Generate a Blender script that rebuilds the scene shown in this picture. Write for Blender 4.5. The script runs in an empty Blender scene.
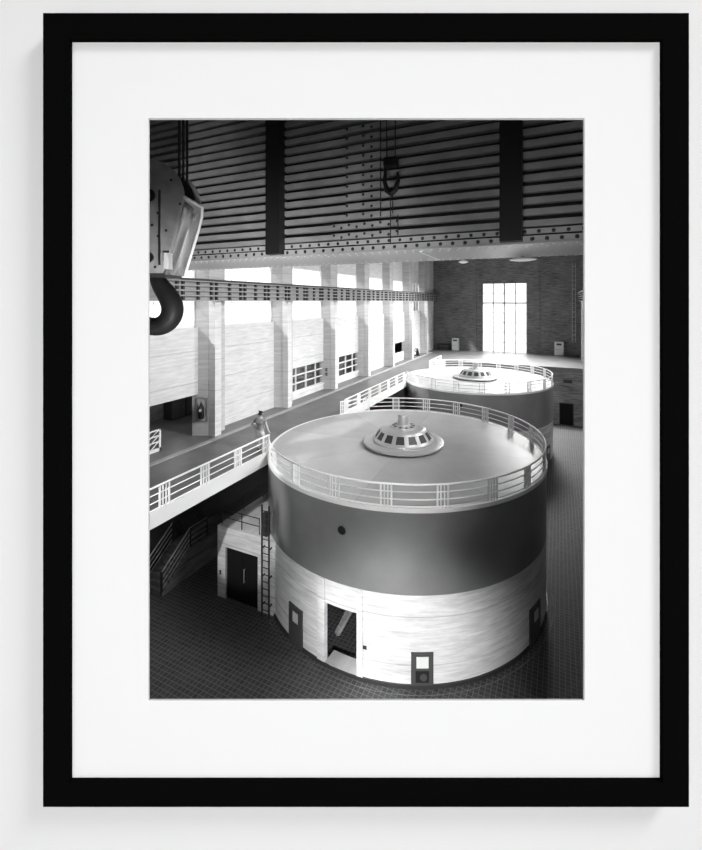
import bpy, bmesh, math, random
from mathutils import Vector, Matrix
random.seed(7)
SC = bpy.context.scene
COL = SC.collection
PI = math.pi

# ------------------------------------------------------------------ frame of reference
# X across the hall, Y along the hall, Z up; basement floor at 0, eye at (0,0,EYE)
EYE = 13.4
TH = math.radians(24.5)
S, C = math.sin(TH), math.cos(TH)
F = 425.0; PX, PY = 366.0, 301.0

def W(p):                       # (sideways, forward, height) of the viewer -> world
    return Vector((-S*p[1] + C*p[0], C*p[1] + S*p[0], p[2]))
def ray(px):
    t = (px-PX)/F
    return -S + t*C, C + t*S
def zat(py, d): return EYE - (py-PY)/F*d
def at_v(px, v):                # depth and along-hall position where a line of sight meets plane X=v
    a, b = ray(px); d = v/a; return d, b*d
def at_u(px, u):
    a, b = ray(px); d = u/b; return d, a*d
def at_cyl(px, c, R):
    a, b = ray(px)
    A = a*a+b*b; B = -2*(a*c[0]+b*c[1]); D = c[0]**2+c[1]**2-R*R
    d = (-B-math.sqrt(max(0, B*B-4*A*D)))/(2*A)
    return d, math.atan2(a*d-c[0], -(b*d-c[1]))
def floor_pt(px, py, z):
    d = (EYE-z)*F/(py-PY); a, b = ray(px); return a*d, b*d

# ------------------------------------------------------------------ materials
def nodes(name):
    m = bpy.data.materials.new(name); m.use_nodes = True
    nt = m.node_tree
    return m, nt, nt.nodes['Principled BSDF']
def plain(name, g, rough=.5, metal=0, var=0.0, scale=3.0, spec=.5):
    m, nt, b = nodes(name)
    b.inputs['Roughness'].default_value = rough
    b.inputs['Metallic'].default_value = metal
    b.inputs['Specular IOR Level'].default_value = spec
    col = (g, g, g, 1)
    b.inputs['Base Color'].default_value = col
    if var:
        tc = nt.nodes.new('ShaderNodeTexCoord'); n = nt.nodes.new('ShaderNodeTexNoise')
        n.inputs['Scale'].default_value = scale; n.inputs['Detail'].default_value = 5
        r = nt.nodes.new('ShaderNodeMapRange')
        r.inputs['From Min'].default_value = .3; r.inputs['From Max'].default_value = .7
        r.inputs['To Min'].default_value = g*(1-var); r.inputs['To Max'].default_value = g*(1+var)
        nt.links.new(tc.outputs['Object'], n.inputs['Vector'])
        nt.links.new(n.outputs['Fac'], r.inputs['Value'])
        nt.links.new(r.outputs[0], b.inputs['Base Color'])
    return m
def concrete(name, g, var=.22, boards=.12, bands=True):
    m, nt, b = nodes(name)
    b.inputs['Roughness'].default_value = .8
    b.inputs['Specular IOR Level'].default_value = .2
    tc = nt.nodes.new('ShaderNodeTexCoord')
    mp = nt.nodes.new('ShaderNodeMapping'); mp.inputs['Scale'].default_value = (.9, .9, 8)
    n1 = nt.nodes.new('ShaderNodeTexNoise'); n1.inputs['Scale'].default_value = 1.0; n1.inputs['Detail'].default_value = 6
    n1.inputs['Roughness'].default_value = .65
    n2 = nt.nodes.new('ShaderNodeTexNoise'); n2.inputs['Scale'].default_value = .55; n2.inputs['Detail'].default_value = 4
    nt.links.new(tc.outputs['Object'], mp.inputs[0]); nt.links.new(mp.outputs[0], n1.inputs['Vector'])
    nt.links.new(tc.outputs['Object'], n2.inputs['Vector'])
    sx = nt.nodes.new('ShaderNodeSeparateXYZ'); nt.links.new(tc.outputs['Object'], sx.inputs[0])
    def math_(op, a, bb=None):
        k = nt.nodes.new('ShaderNodeMath'); k.operation = op
        for i, v in enumerate((a, bb)):
            if v is None: continue
            if isinstance(v, (int, float)): k.inputs[i].default_value = v
            else: nt.links.new(v, k.inputs[i])
        return k.outputs[0]
    fr = math_('FRACT', math_('DIVIDE', sx.outputs['Z'], .21))
    line = math_('LESS_THAN', fr, .1)
    fr2 = math_('FRACT', math_('DIVIDE', math_('ADD', sx.outputs['Z'], .9), 1.66))
    pour = math_('LESS_THAN', fr2, .025)
    a1 = math_('MULTIPLY', math_('SUBTRACT', n1.outputs['Fac'], .5), var*4.5)
    a2 = math_('MULTIPLY', math_('SUBTRACT', n2.outputs['Fac'], .5), var*1.6)
    v = math_('ADD', 1.0, math_('ADD', a1, a2))
    v = math_('SUBTRACT', v, math_('MULTIPLY', line, boards))
    if bands: v = math_('SUBTRACT', v, math_('MULTIPLY', pour, .22))
    v = math_('MINIMUM', math_('MAXIMUM', math_('MULTIPLY', v, g), .02), .9)
    nt.links.new(v, b.inputs['Base Color'])
    bp = nt.nodes.new('ShaderNodeBump'); bp.inputs['Strength'].default_value = .15; bp.inputs['Distance'].default_value = .02
    nt.links.new(n1.outputs['Fac'], bp.inputs['Height']); nt.links.new(bp.outputs[0], b.inputs['Normal'])
    return m
def tiles(name):
    m, nt, b = nodes(name)
    tc = nt.nodes.new('ShaderNodeTexCoord')
    mp = nt.nodes.new('ShaderNodeMapping')
    br = nt.nodes.new('ShaderNodeTexBrick')
    br.offset = 0; br.squash = 1
    br.inputs['Scale'].default_value = 1
    br.inputs['Brick Width'].default_value = .18; br.inputs['Row Height'].default_value = .18
    br.inputs['Mortar Size'].default_value = .012; br.inputs['Mortar Smooth'].default_value = .1
    br.inputs['Bias'].default_value = 0
    br.inputs['Color1'].default_value = (.062, .062, .062, 1); br.inputs['Color2'].default_value = (.085, .085, .085, 1)
    br.inputs['Mortar'].default_value = (.17, .17, .17, 1)
    nt.links.new(tc.outputs['Object'], mp.inputs[0]); nt.links.new(mp.outputs[0], br.inputs['Vector'])
    nt.links.new(br.outputs['Color'], b.inputs['Base Color'])
    b.inputs['Roughness'].default_value = .65
    b.inputs['Specular IOR Level'].default_value = .12
    return m
def deck_mat(name):
    m, nt, b = nodes(name)
    tc = nt.nodes.new('ShaderNodeTexCoord'); sx = nt.nodes.new('ShaderNodeSeparateXYZ')
    nt.links.new(tc.outputs['Object'], sx.inputs[0])
    def math_(op, a, bb=None):
        k = nt.nodes.new('ShaderNodeMath'); k.operation = op
        for i, v in enumerate((a, bb)):
            if v is None: continue
            if isinstance(v, (int, float)): k.inputs[i].default_value = v
            else: nt.links.new(v, k.inputs[i])
        return k.outputs[0]
    ang = math_('DIVIDE', math_('ADD', math_('ARCTAN2', sx.outputs['Y'], sx.outputs['X']), 7.0), 2*PI/8)
    wn = nt.nodes.new('ShaderNodeTexWhiteNoise'); wn.noise_dimensions = '1D'
    nt.links.new(math_('FLOOR', ang), wn.inputs['W'])
    seam = math_('LESS_THAN', math_('ABSOLUTE', math_('SUBTRACT', math_('FRACT', ang), .5)), 2)
    fr = math_('FRACT', ang)
    edge = math_('LESS_THAN', math_('MINIMUM', fr, math_('SUBTRACT', 1.0, fr)), .008)
    v = math_('ADD', .37, math_('MULTIPLY', wn.outputs['Value'], .1))
    v = math_('SUBTRACT', v, math_('MULTIPLY', edge, .06))
    nz = nt.nodes.new('ShaderNodeTexNoise'); nz.inputs['Scale'].default_value = 1.2; nz.inputs['Detail'].default_value = 5
    nt.links.new(tc.outputs['Object'], nz.inputs['Vector'])
    v = math_('ADD', v, math_('MULTIPLY', math_('SUBTRACT', nz.outputs['Fac'], .5), .12))
    nt.links.new(v, b.inputs['Base Color'])
    b.inputs['Roughness'].default_value = .34
    b.inputs['Metallic'].default_value = .15
    return m
def glass(name, refl=.08, dim=1.0):
    m = bpy.data.materials.new(name); m.use_nodes = True
    nt = m.node_tree; nt.nodes.clear()
    o = nt.nodes.new('ShaderNodeOutputMaterial'); mx = nt.nodes.new('ShaderNodeMixShader')
    t = nt.nodes.new('ShaderNodeBsdfTransparent'); g = nt.nodes.new('ShaderNodeBsdfGlossy')
    t.inputs[0].default_value = (dim, dim, dim, 1); g.inputs['Roughness'].default_value = .08
    mx.inputs[0].default_value = refl
    nt.links.new(t.outputs[0], mx.inputs[1]); nt.links.new(g.outputs[0], mx.inputs[2]); nt.links.new(mx.outputs[0], o.inputs[0])
    return m
def lampmat(name, e):
    m, nt, b = nodes(name)
    b.inputs['Base Color'].default_value = (.8, .8, .8, 1)
    b.inputs['Emission Color'].default_value = (1, 1, 1, 1); b.inputs['Emission Strength'].default_value = e
    return m

M = dict(
    conc=concrete('pale board formed concrete', .64, .17, .07),
    conc_base=concrete('weathered pale concrete', .7, .24, .04),
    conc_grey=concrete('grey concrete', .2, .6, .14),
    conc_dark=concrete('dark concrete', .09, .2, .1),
    pier=concrete('pier concrete', .5, .16, .12),
    tile=tiles('dark floor tiles'),
    gfloor=plain('gallery floor', .135, .45, 0, .2, .8),
    kerb=plain('kerb', .32, .5, 0, .1, 3),
    white=plain('white paint', .82, .4),
    steel=plain('grey casing steel', .3, .38, .4, .1, .7),
    deck=deck_mat('sectioned deck steel'),
    dome=plain('pale cast metal', .47, .35, .35),
    dome_dark=plain('dark opening', .03, .5),
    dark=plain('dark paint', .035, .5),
    crane=plain('crane grey paint', .42, .45, .2, .15, 2),
    crane_light=plain('crane pale paint', .5, .45, .1),
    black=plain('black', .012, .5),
    iron=plain('forged iron', .012, .55, 0, .2, 6, spec=.2),
    plate=plain('hook block plate', .5, .4, .3, .15, 5),
    chrome=plain('bright guard steel', .6, .25, .8),
    runway=plain('runway paint', .3, .5, 0, .1, 2),
    doorp=plain('dark door paint', .012, .8, spec=.1),
    glass=glass('clear glass', .06), glass_dark=glass('lower glass', .12, .8),
    frame=plain('black frame lacquer', .0032, .9, spec=0),
    mat=plain('white mat board', .89, .9, spec=.0),
    gwall=plain('white gallery plaster', .84, .9, spec=.0), shield=plain('grey light shield paint', .2, .9, spec=.0),
    skin=plain('skin', .5, .6), hair=plain('hair', .015, .5), shirt=plain('grey shirt', .24, .8), trousers=plain('pale trousers', .6, .8),
    shoe=plain('shoe', .03, .5),
    cabinet=plain('cabinet paint', .6, .5), panelgrey=plain('panel grey', .07, .4), dial=plain('dial', .75, .4),
    lamp=lampmat('lamp diffuser', .25), cable=plain('cable', .03, .6),
)

# ------------------------------------------------------------------ mesh helpers
OFF = {}
class MB:
    def __init__(self, xf=None): self.bm = bmesh.new(); self.xf = xf
    def face(self, pts):
        vs = [self.bm.verts.new(p) for p in pts]
        try: return self.bm.faces.new(vs)
        except ValueError: return None
    def box(self, x0, x1, y0, y1, z0, z1):
        if x0 > x1: x0, x1 = x1, x0
        if y0 > y1: y0, y1 = y1, y0
        if z0 > z1: z0, z1 = z1, z0
        v = [self.bm.verts.new((x, y, z)) for z in (z0, z1) for y in (y0, y1) for x in (x0, x1)]
        for f in ((0,2,3,1),(4,5,7,6),(0,1,5,4),(2,6,7,3),(0,4,6,2),(1,3,7,5)): self.bm.faces.new([v[i] for i in f])
        return self
    def prism(self, pts, a, b, axis='z'):
        """polygon pts (2-D) pushed from a to b along axis"""
        def P(p, t):
            return {'z': (p[0], p[1], t), 'x': (t, p[0], p[1]), 'y': (p[0], t, p[1])}[axis]
        lo = [self.bm.verts.new(P(p, a)) for p in pts]; hi = [self.bm.verts.new(P(p, b)) for p in pts]
        n = len(pts)
        self.bm.faces.new(lo[::-1]); self.bm.faces.new(hi)
        for i in range(n): self.bm.faces.new((lo[i], lo[(i+1) % n], hi[(i+1) % n], hi[i]))
        return self
    def lathe(self, prof, cx, cy, seg=48, cap=True):
        rings = []
        for r, z in prof:
            rings.append([self.bm.verts.new((cx+r*math.sin(2*PI*i/seg), cy-r*math.cos(2*PI*i/seg), z)) for i in range(seg)])
        for a, b in zip(rings, rings[1:]):
            for i in range(seg): self.bm.faces.new((a[i], a[(i+1) % seg], b[(i+1) % seg], b[i]))
        if cap:
            self.bm.faces.new(rings[0][::-1]); self.bm.faces.new(rings[-1])
        return self
    def tube(self, pts, r, seg=6, cap=True):
        pts = [Vector(p) for p in pts]; n = len(pts)
        rad = r if isinstance(r, (list, tuple)) else [r]*n
        rings = []; prev = None
        for i, p in enumerate(pts):
            t = (pts[min(i+1, n-1)]-pts[max(i-1, 0)]).normalized()
            if prev is None:
                up = Vector((0, 0, 1)) if abs(t.z) < .9 else Vector((1, 0, 0))
                a = t.cross(up).normalized()
            else:
                a = (prev - t*prev.dot(t)).normalized()
            prev = a; b = t.cross(a)
            rings.append([self.bm.verts.new(p + a*rad[i]*math.cos(2*PI*k/seg) + b*rad[i]*math.sin(2*PI*k/seg)) for k in range(seg)])
        for A, B in zip(rings, rings[1:]):
            for k in range(seg): self.bm.faces.new((A[k], A[(k+1) % seg], B[(k+1) % seg], B[k]))
        if cap: self.bm.faces.new(rings[0][::-1]); self.bm.faces.new(rings[-1])
        return self
    def dome(self, c, r, n, h=.6, seg=8):
        """rivet head at c, radius r, pointing along n"""
        n = Vector(n).normalized(); c = Vector(c)
        up = Vector((0, 0, 1)) if abs(n.z) < .9 else Vector((1, 0, 0))
        a = n.cross(up).normalized(); b = n.cross(a)
        rings = []
        for q, k in ((1, 0), (.75, .65)):
            rings.append([self.bm.verts.new(c + a*r*q*math.cos(2*PI*i/seg) + b*r*q*math.sin(2*PI*i/seg) + n*r*h*k) for i in range(seg)])
        top = self.bm.verts.new(c+n*r*h)
        for i in range(seg):
            self.bm.faces.new((rings[0][i], rings[0][(i+1) % seg], rings[1][(i+1) % seg], rings[1][i]))
            self.bm.faces.new((rings[1][i], rings[1][(i+1) % seg], top))
        return self
    def build(self, name, mat, parent=None, smooth=False, bevel=0):
        if self.xf:
            for v in self.bm.verts: v.co = self.xf(v.co)
        root = parent
        while root is not None and root.parent is not None: root = root.parent
        off = OFF.get(root.name, Vector((0, 0, 0))) if root else Vector((0, 0, 0))
        for v in self.bm.verts: v.co -= off
        bmesh.ops.recalc_face_normals(self.bm, faces=self.bm.faces)
        me = bpy.data.meshes.new(name); self.bm.to_mesh(me); self.bm.free()
        me.materials.append(mat)
        if smooth:
            me.shade_smooth(); me.set_sharp_from_angle(angle=math.radians(38))
        o = bpy.data.objects.new(name, me); COL.objects.link(o)
        if parent: o.parent = parent
        if bevel:
            b = o.modifiers.new('bevel', 'BEVEL'); b.width = bevel; b.segments = 2; b.limit_method = 'ANGLE'
        return o
def thing(name, label, cat, loc, group=None):
    o = bpy.data.objects.new(name, None); COL.objects.link(o)
    o.location = loc; o.empty_display_size = .2
    OFF[o.name] = Vector(loc)
    o['label'] = label; o['category'] = cat
    if group: o['group'] = group
    return o
def tag(o, label, cat, group=None):
    o['label'] = label; o['category'] = cat
    if group: o['group'] = group
    return o
def struct(o, label=None, cat=None):
    o['kind'] = 'structure'
    if label: o['label'] = label
    if cat: o['category'] = cat
    return o
def sroot(name, loc, label=None, cat=None):
    o = bpy.data.objects.new(name, None); COL.objects.link(o); o.location = loc
    OFF[o.name] = Vector(loc); return struct(o, label, cat)
def dup(root, delta, label, rename=None):
    r = root.copy(); COL.objects.link(r); r.location = root.location + Vector(delta); r['label'] = label
    for ch in list(root.children):
        c = ch.copy(); COL.objects.link(c); c.parent = r
        for g in ch.children:
            d = g.copy(); COL.objects.link(d); d.parent = c
    return r

# ------------------------------------------------------------------ levels and planes
DECK = 6.2                     # gallery and generator decks
VW = -12.63                    # gallery edge
VP = -17.6                     # panels between the piers
MID = -7.13                    # hall centre line
def mir(v): return 2*MID - v
RB0, RB1 = 13.4, 14.5          # runway girder
WB, WT = 12.0, 15.85           # high windows
CEIL = 22.0
UEND = 62.3
UPLAT = 50.7
R = 6.6
C1 = (MID, 20.17); C2 = (MID, 40.25)
rf = {k: 18.05+6.63*k for k in range(-4, 7)}
DW = 2.0                       # gallery wall plane, distance in front of the viewer
def hall_u(v, d=2.3): return (d + S*v)/C     # where the hall side of that wall stands

# ------------------------------------------------------------------ the hall shell
vl, vr = -18.5, mir(-18.5)
poly = [(vl, hall_u(vl)), (vr, hall_u(vr)), (vr, UEND+.4), (vl, UEND+.4)]
b = MB(); b.prism(poly, -.3, 0); struct(b.build('floor', M['tile']))
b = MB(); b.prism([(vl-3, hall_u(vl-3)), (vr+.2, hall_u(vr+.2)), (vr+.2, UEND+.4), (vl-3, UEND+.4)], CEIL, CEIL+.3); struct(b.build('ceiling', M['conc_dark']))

# gallery floor with a rounded bite where each generator stands in it
def arc_bite(c):
    a = math.acos((c[0]-VW)/(R+.05)*1.0) if (c[0]-VW) < R+.05 else 0
    pts = []
    for i in range(13):
        t = -a + 2*a*i/12          # about the -X direction
        pts.append((c[0]-(R+.05)*math.cos(t), c[1]+(R+.05)*math.sin(t)))
    return pts
out = [(VW, hall_u(VW))] + arc_bite(C1) + arc_bite(C2) + [(VW, UPLAT), (mir(VP)+.1, UPLAT), (mir(VP)+.1, UEND), (-22.2, UEND), (-22.2, hall_u(-22.2))]
b = MB(); b.prism(out, DECK-.5, DECK); struct(b.build('floor_gallery', M['gfloor']))
b = MB(); b.box(-16.42, -16.17, hall_u(-16.3)+.1, UPLAT+7, DECK, DECK+.07); struct(b.build('trim_1', M['kerb']), 'pale kerb strip along the gallery floor', 'kerb')
# white fascia along the gallery edge
n = 2
for (a, c_) in ((hall_u(VW)+.05, C1[1]-3.72), (C1[1]+3.72, C2[1]-3.72), (C2[1]+3.72, UPLAT)):
    b = MB(); b.box(VW, VW+.06, a, c_, DECK-.53, DECK+.03)
    struct(b.build('trim_%d' % n, M['white']), 'white fascia band along the gallery edge', 'fascia'); n += 1

# left wall: panels, upper wall, basement wall
kinds = {-3: 'full', -2: 'full', -1: 'full', 0: 'open', 1: 'full', 2: 'win', 3: 'win', 4: 'full', 5: 'open', 6: 'full'}
b = MB()
for k, kind in kinds.items():
    a, e = rf[k-1]-.25, rf[k]-.25
    if a < hall_u(-17.6): a = hall_u(-17.6)+.2
    z0 = {'full': DECK, 'win': 8.5, 'open': 8.42}[kind]
    b.box(VP-.35, VP, a, e, z0, WB)
    if kind == 'win': b.box(VP-.35, VP, a, e, DECK, 6.72)
b.box(VP-.35, VP+.35, rf[6]-.25, UEND, DECK, CEIL)
b.box(VP-.6, VP-.2, hall_u(VP)+.5, rf[6]-.25, WT, CEIL)
struct(b.build('wall_left', M['conc']))
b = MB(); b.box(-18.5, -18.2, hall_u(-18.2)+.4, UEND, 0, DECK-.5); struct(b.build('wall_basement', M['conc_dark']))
# the low passage behind the openings
b = MB()
b.box(-22.2, -22.0, 1, UEND, DECK, 8.9); b.box(-22.0, VP-.35, 1, UEND, 8.7, 8.9)
b.box(-22.0, VP-.35, 12.9, 13.1, DECK, 8.7) if False else None
for uu in (10.6, 25.0, 45.0): b.box(-22.0, -20.6, uu, uu+.2, DECK, 8.7)
struct(b.build('wall_passage', M['conc_grey']))
# right wall, same bays mirrored
b = MB()
for k in range(-2, 7):
    a, e = rf[k-1]-.25, rf[k]-.25
    a = max(a, hall_u(mir(VP))+.3)
    if a < e: b.box(mir(VP), mir(VP)+.35, a, e, 0, WB)
b.box(mir(VP)-.35, mir(VP)+.35, rf[6]-.25, UEND, 0, CEIL)
b.box(mir(VP)+.2, mir(VP)+.6, hall_u(mir(VP))+.5, rf[6]-.25, WT, CEIL)
struct(b.build('wall_right', M['conc_grey']))
# end wall with the tall opening
EV0, EV1, EZ = -10.06, -4.09, 15.88
b = MB()
b.box(-22.2, EV0, UEND, UEND+.4, DECK-.5, CEIL); b.box(EV1, 3.9, UEND, UEND+.4, DECK-.5, CEIL)
b.box(EV0, EV1, UEND, UEND+.4, EZ, CEIL); b.box(EV0, EV1, UEND, UEND+.4, DECK-.5, DECK)
for v in (-11.2, -2.84): b.box(v-.32, v+.32, UEND-.12, UEND, DECK, CEIL)
struct(b.build('wall_back', M['conc_grey']))
# wall below the end platform, with a dark doorway and a vent
b = MB()
dv = at_u(560, UPLAT)[1], at_u(573, UPLAT)[1]
b.box(VW-5, dv[0], UPLAT, UPLAT+.3, 0, DECK-.5); b.box(dv[1], 3.4, UPLAT, UPLAT+.3, 0, DECK-.5)
b.box(dv[0], dv[1], UPLAT, UPLAT+.3, 2.3, DECK-.5)
struct(b.build('wall_platform', M['conc_grey']))
o = sroot('door_1', (dv[0], UPLAT+.3, 0), 'dark doorway in the wall under the end platform', 'door')
b = MB(); b.box(dv[0], dv[1], UPLAT+.2, UPLAT+.28, 0, 2.3); b.build('door_leaf', M['doorp'], o)
b = MB(); b.box(dv[0]-.08, dv[0], UPLAT-.03, UPLAT+.1, 0, 2.38); b.box(dv[1], dv[1]+.08, UPLAT-.03, UPLAT+.1, 0, 2.38); b.box(dv[0]-.08, dv[1]+.08, UPLAT-.03, UPLAT+.1, 2.3, 2.4)
b.build('door_frame', M['dark'], o)
d, v0 = at_u(567.8, UPLAT)
vz = zat(381.5, d)
t = thing('wall_vent', 'small dark louvred vent high in the wall under the end platform', 'vent', (v0, UPLAT-.06, vz))
b = MB(); b.box(v0-.42, v0+.42, UPLAT-.05, UPLAT, vz-.17, vz+.17); b.build('backing', M['black'], t)
b = MB()
for i in range(4): b.box(v0-.4, v0+.4, UPLAT-.07, UPLAT-.05, vz-.15+.08*i, vz-.11+.08*i)
b.build('louvre', M['dark'], t)

# piers
def pier(k, side):
    f = (lambda v: v) if side < 0 else mir
    zf = DECK if side < 0 else 0
    r0 = rf[k]
    lo = hall_u(f(-18.4))
    if r0-1.5 < lo: return
    o = sroot('pilaster', (f(-17.5), r0-.4, zf), 'concrete wall pier', 'pier')
    b = MB(); b.prism([(f(-17.06), r0-.85), (f(-17.06), r0+.33), (f(-17.88), r0+.5), (f(-17.88), r0-1.23)], zf, CEIL)
    b.build('pier_shaft', M['pier'], o)
    b = MB(); b.box(f(-16.62), f(-17.06), r0-.87, r0-.42, zf, RB0)
    b.build('pier_rib', M['conc'], o)
for k in range(-3, 7): pier(k, -1)
for k in range(-2, 7): pier(k, 1)

# high windows between the piers, and the low ones
wn = 1
def high_window(k, side):
    global wn
    f = (lambda v: v) if side < 0 else mir
    a, e = rf[k-1]+.45, rf[k]-1.15
    a = max(a, hall_u(f(-17.8))+.4)
    if e-a < 1: return
    x0, x1 = sorted((f(-17.75), f(-17.87)))
    o = sroot('window_%d' % wn, (f(-17.8), (a+e)/2, WB), 'tall bright window between two concrete piers', 'window'); wn += 1
    b = MB()
    b.box(x0, x1, a, a+.07, WB, WT); b.box(x0, x1, e-.07, e, WB, WT); b.box(x0, x1, a, e, WB, WB+.07); b.box(x0, x1, a, e, WT-.07, WT)
    for i in range(1, 4): u = a+(e-a)*i/4; b.box(x0+.04, x1-.04, u-.015, u+.015, WB, WT)
    for z in (13.3, 14.6): b.box(x0+.04, x1-.04, a, e, z-.015, z+.015)
    b.build('window_frame', M['white'], o)
    xm = (x0+x1)/2
    b = MB(); b.face([(xm, a, WB), (xm, e, WB), (xm, e, WT), (xm, a, WT)]); b.build('pane', M['glass'], o)
for k in range(-2, 7): high_window(k, -1)
for k in range(-1, 7): high_window(k, 1)
for k in (2, 3):
    a, e = rf[k-1]+.3, rf[k]-.8
    o = sroot('window_%d' % wn, (VP, (a+e)/2, 6.72), 'low many-paned white window under the concrete panel', 'window'); wn += 1
    b = MB(); x0, x1 = VP-.2, VP-.08
    for i in range(5): u = a+(e-a)*i/4; b.box(x0, x1, u-.045, u+.045, 6.72, 8.5)
    for i in range(4): z = 6.72+1.78*i/3; b.box(x0, x1, a, e, z-.04, z+.04)
    b.build('window_frame', M['white'], o)
    b = MB(); b.face([(VP-.15, a, 6.72), (VP-.15, e, 6.72), (VP-.15, e, 8.5), (VP-.15, a, 8.5)]); b.build('pane', M['glass_dark'], o)
    b = MB(); b.box(VP, VP+.06, a-.2, e+.1, 6.62, 6.72); b.build('window_sill', M['white'], o)
# end window
o = sroot('window_%d' % wn, ((EV0+EV1)/2, UEND, DECK), 'tall bright window reaching the floor in the end wall', 'window'); wn += 1
b = MB()
for i in range(5):
    v = EV0+(EV1-EV0)*i/4; w = .1 if i in (0, 2, 4) else .06
    b.box(v-w, v+w, UEND+.05, UEND+.2, DECK, EZ)
for i in range(8):
    z = DECK+(EZ-DECK)*i/7; w = .09 if i == 5 else .035
    b.box(EV0, EV1, UEND+.05, UEND+.2, z-w, z+w)
b.build('window_frame', M['white'], o)
b = MB(); b.face([(EV0, UEND+.15, DECK), (EV1, UEND+.15, DECK), (EV1, UEND+.15, EZ), (EV0, UEND+.15, EZ)]); b.build('pane', M['glass'], o)

# ------------------------------------------------------------------ generators
def on_drum(a, r, z, c=C1): return (c[0]+r*math.sin(a), c[1]-r*math.cos(a), z)
STB = 3.2
gen = thing('generator', 'nearest round generator with a steel drum on a pale concrete base', 'generator', (C1[0], C1[1], 0), 'round generators along the hall')
# concrete base, a ring wall with a doorway cut in it
_, a0 = at_cyl(325, C1, R); _, a1 = at_cyl(357, C1, R)
dtop = zat(602, at_cyl(325, C1, R)[0])
b = MB()
angs = sorted(set([round(-PI+2*PI*i/144, 5) for i in range(144)]) | {round(a0, 5), round(a1, 5)})
angs.append(angs[0]+2*PI)
for i in range(len(angs)-1):
    s0, s1 = angs[i], angs[i+1]; mid = (s0+s1)/2
    hole = a0 < mid < a1
    for (z0, z1, opening) in ((0, dtop, True), (dtop, STB, False)):
        if opening and hole: continue
        b.face([on_drum(s0, R, z0), on_drum(s1, R, z0), on_drum(s1, R, z1), on_drum(s0, R, z1)])
        b.face([on_drum(s0, R-.15, z0), on_drum(s1, R-.15, z0), on_drum(s1, R-.15, z1), on_drum(s0, R-.15, z1)])
for a in (a0, a1): b.face([on_drum(a, R, 0), on_drum(a, R-.15, 0), on_drum(a, R-.15, dtop), on_drum(a, R, dtop)])
b.face([on_drum(a0, R, dtop), on_drum(a1, R, dtop), on_drum(a1, R-.15, dtop), on_drum(a0, R-.15, dtop)])
bmesh.ops.remove_doubles(b.bm, verts=b.bm.verts, dist=1e-4)
base = b.build('concrete_base', M['conc_base'], gen, True)
# raised strips each side of the doorway
def patch(a_, b_, z0, z1, r0, r1, n=4):
    mb = MB()
    for i in range(n):
        p, q = a_+(b_-a_)*i/n, a_+(b_-a_)*(i+1)/n
        mb.face([on_drum(p, r1, z0), on_drum(q, r1, z0), on_drum(q, r1, z1), on_drum(p, r1, z1)])
        mb.face([on_drum(p, r0, z1), on_drum(q, r0, z1), on_drum(q, r1, z1), on_drum(p, r1, z1)])
        mb.face([on_drum(p, r0, z0), on_drum(q, r0, z0), on_drum(q, r1, z0), on_drum(p, r1, z0)])
    for p in (a_, b_): mb.face([on_drum(p, r0, z0), on_drum(p, r1, z0), on_drum(p, r1, z1), on_drum(p, r0, z1)])
    bmesh.ops.remove_doubles(mb.bm, verts=mb.bm.verts, dist=1e-4)
    return mb
for p, q in ((at_cyl(318, C1, R)[1], a0), (a1, at_cyl(363, C1, R)[1])):
    patch(p, q, .0, STB-.02, R-.02, R+.05).build('door_jamb', M['conc_base'], gen)
patch(a0, a1, 0, .14, R-.6, R+.03).build('door_step', M['conc_base'], gen)
# sloping brace seen through the doorway
am = (a0+a1)/2
p0, p1 = on_drum(a0+.01, R-.7, .7), on_drum(am+.1, R-1.0, 2.95)
b = MB(); b.tube([p0, p1], .12, 4); b.build('inner_brace', M['conc_grey'], gen)
b = MB(); b.lathe([(R-2.8, 0), (R-2.8, STB)], *C1, 40, False); b.build('inner_wall', M['conc_dark'], gen, True)
b = MB(); b.lathe([(R-.3, 0), (R+.06, 0), (R+.06, .13), (R-.3, .13)], *C1, 96, False)
pl = b.build('plinth', M['dark'], gen, True)
# steel casing
b = MB(); b.lathe([(R+.012, STB), (R+.012, DECK-.12)], *C1, 128, False)
b.lathe([(R-.5, STB), (R+.012, STB)], *C1, 128, False)
cas = b.build('steel_casing', M['steel'], gen, True)
d, ap = at_cyl(342, C1, R); zp = zat(530, d)
b = MB(); n = Vector((math.sin(ap), -math.cos(ap), 0)); c0 = Vector(on_drum(ap, R-.02, zp))
b.tube([c0, c0+n*.045], .16, 20); b.build('porthole', M['black'], cas)
b = MB(); side = Vector((math.cos(ap), math.sin(ap), 0))
b.tube([c0+n*.04+side*.17*math.cos(2*PI*i/20)+Vector((0, 0, .17*math.sin(2*PI*i/20))) for i in range(21)], .02, 5); b.build('porthole_rim', M['steel'], cas)
# white curb and deck
b = MB(); b.lathe([(R-.12, DECK+.02), (R+.05, DECK+.02), (R+.05, DECK-.13), (R-.0, DECK-.13)], *C1, 128, False); b.build('curb', M['white'], gen, True)
b = MB(); b.lathe([(.02, DECK+.025), (R-.1, DECK+.025)], *C1, 96, False); b.build('deck', M['deck'], gen)
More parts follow.
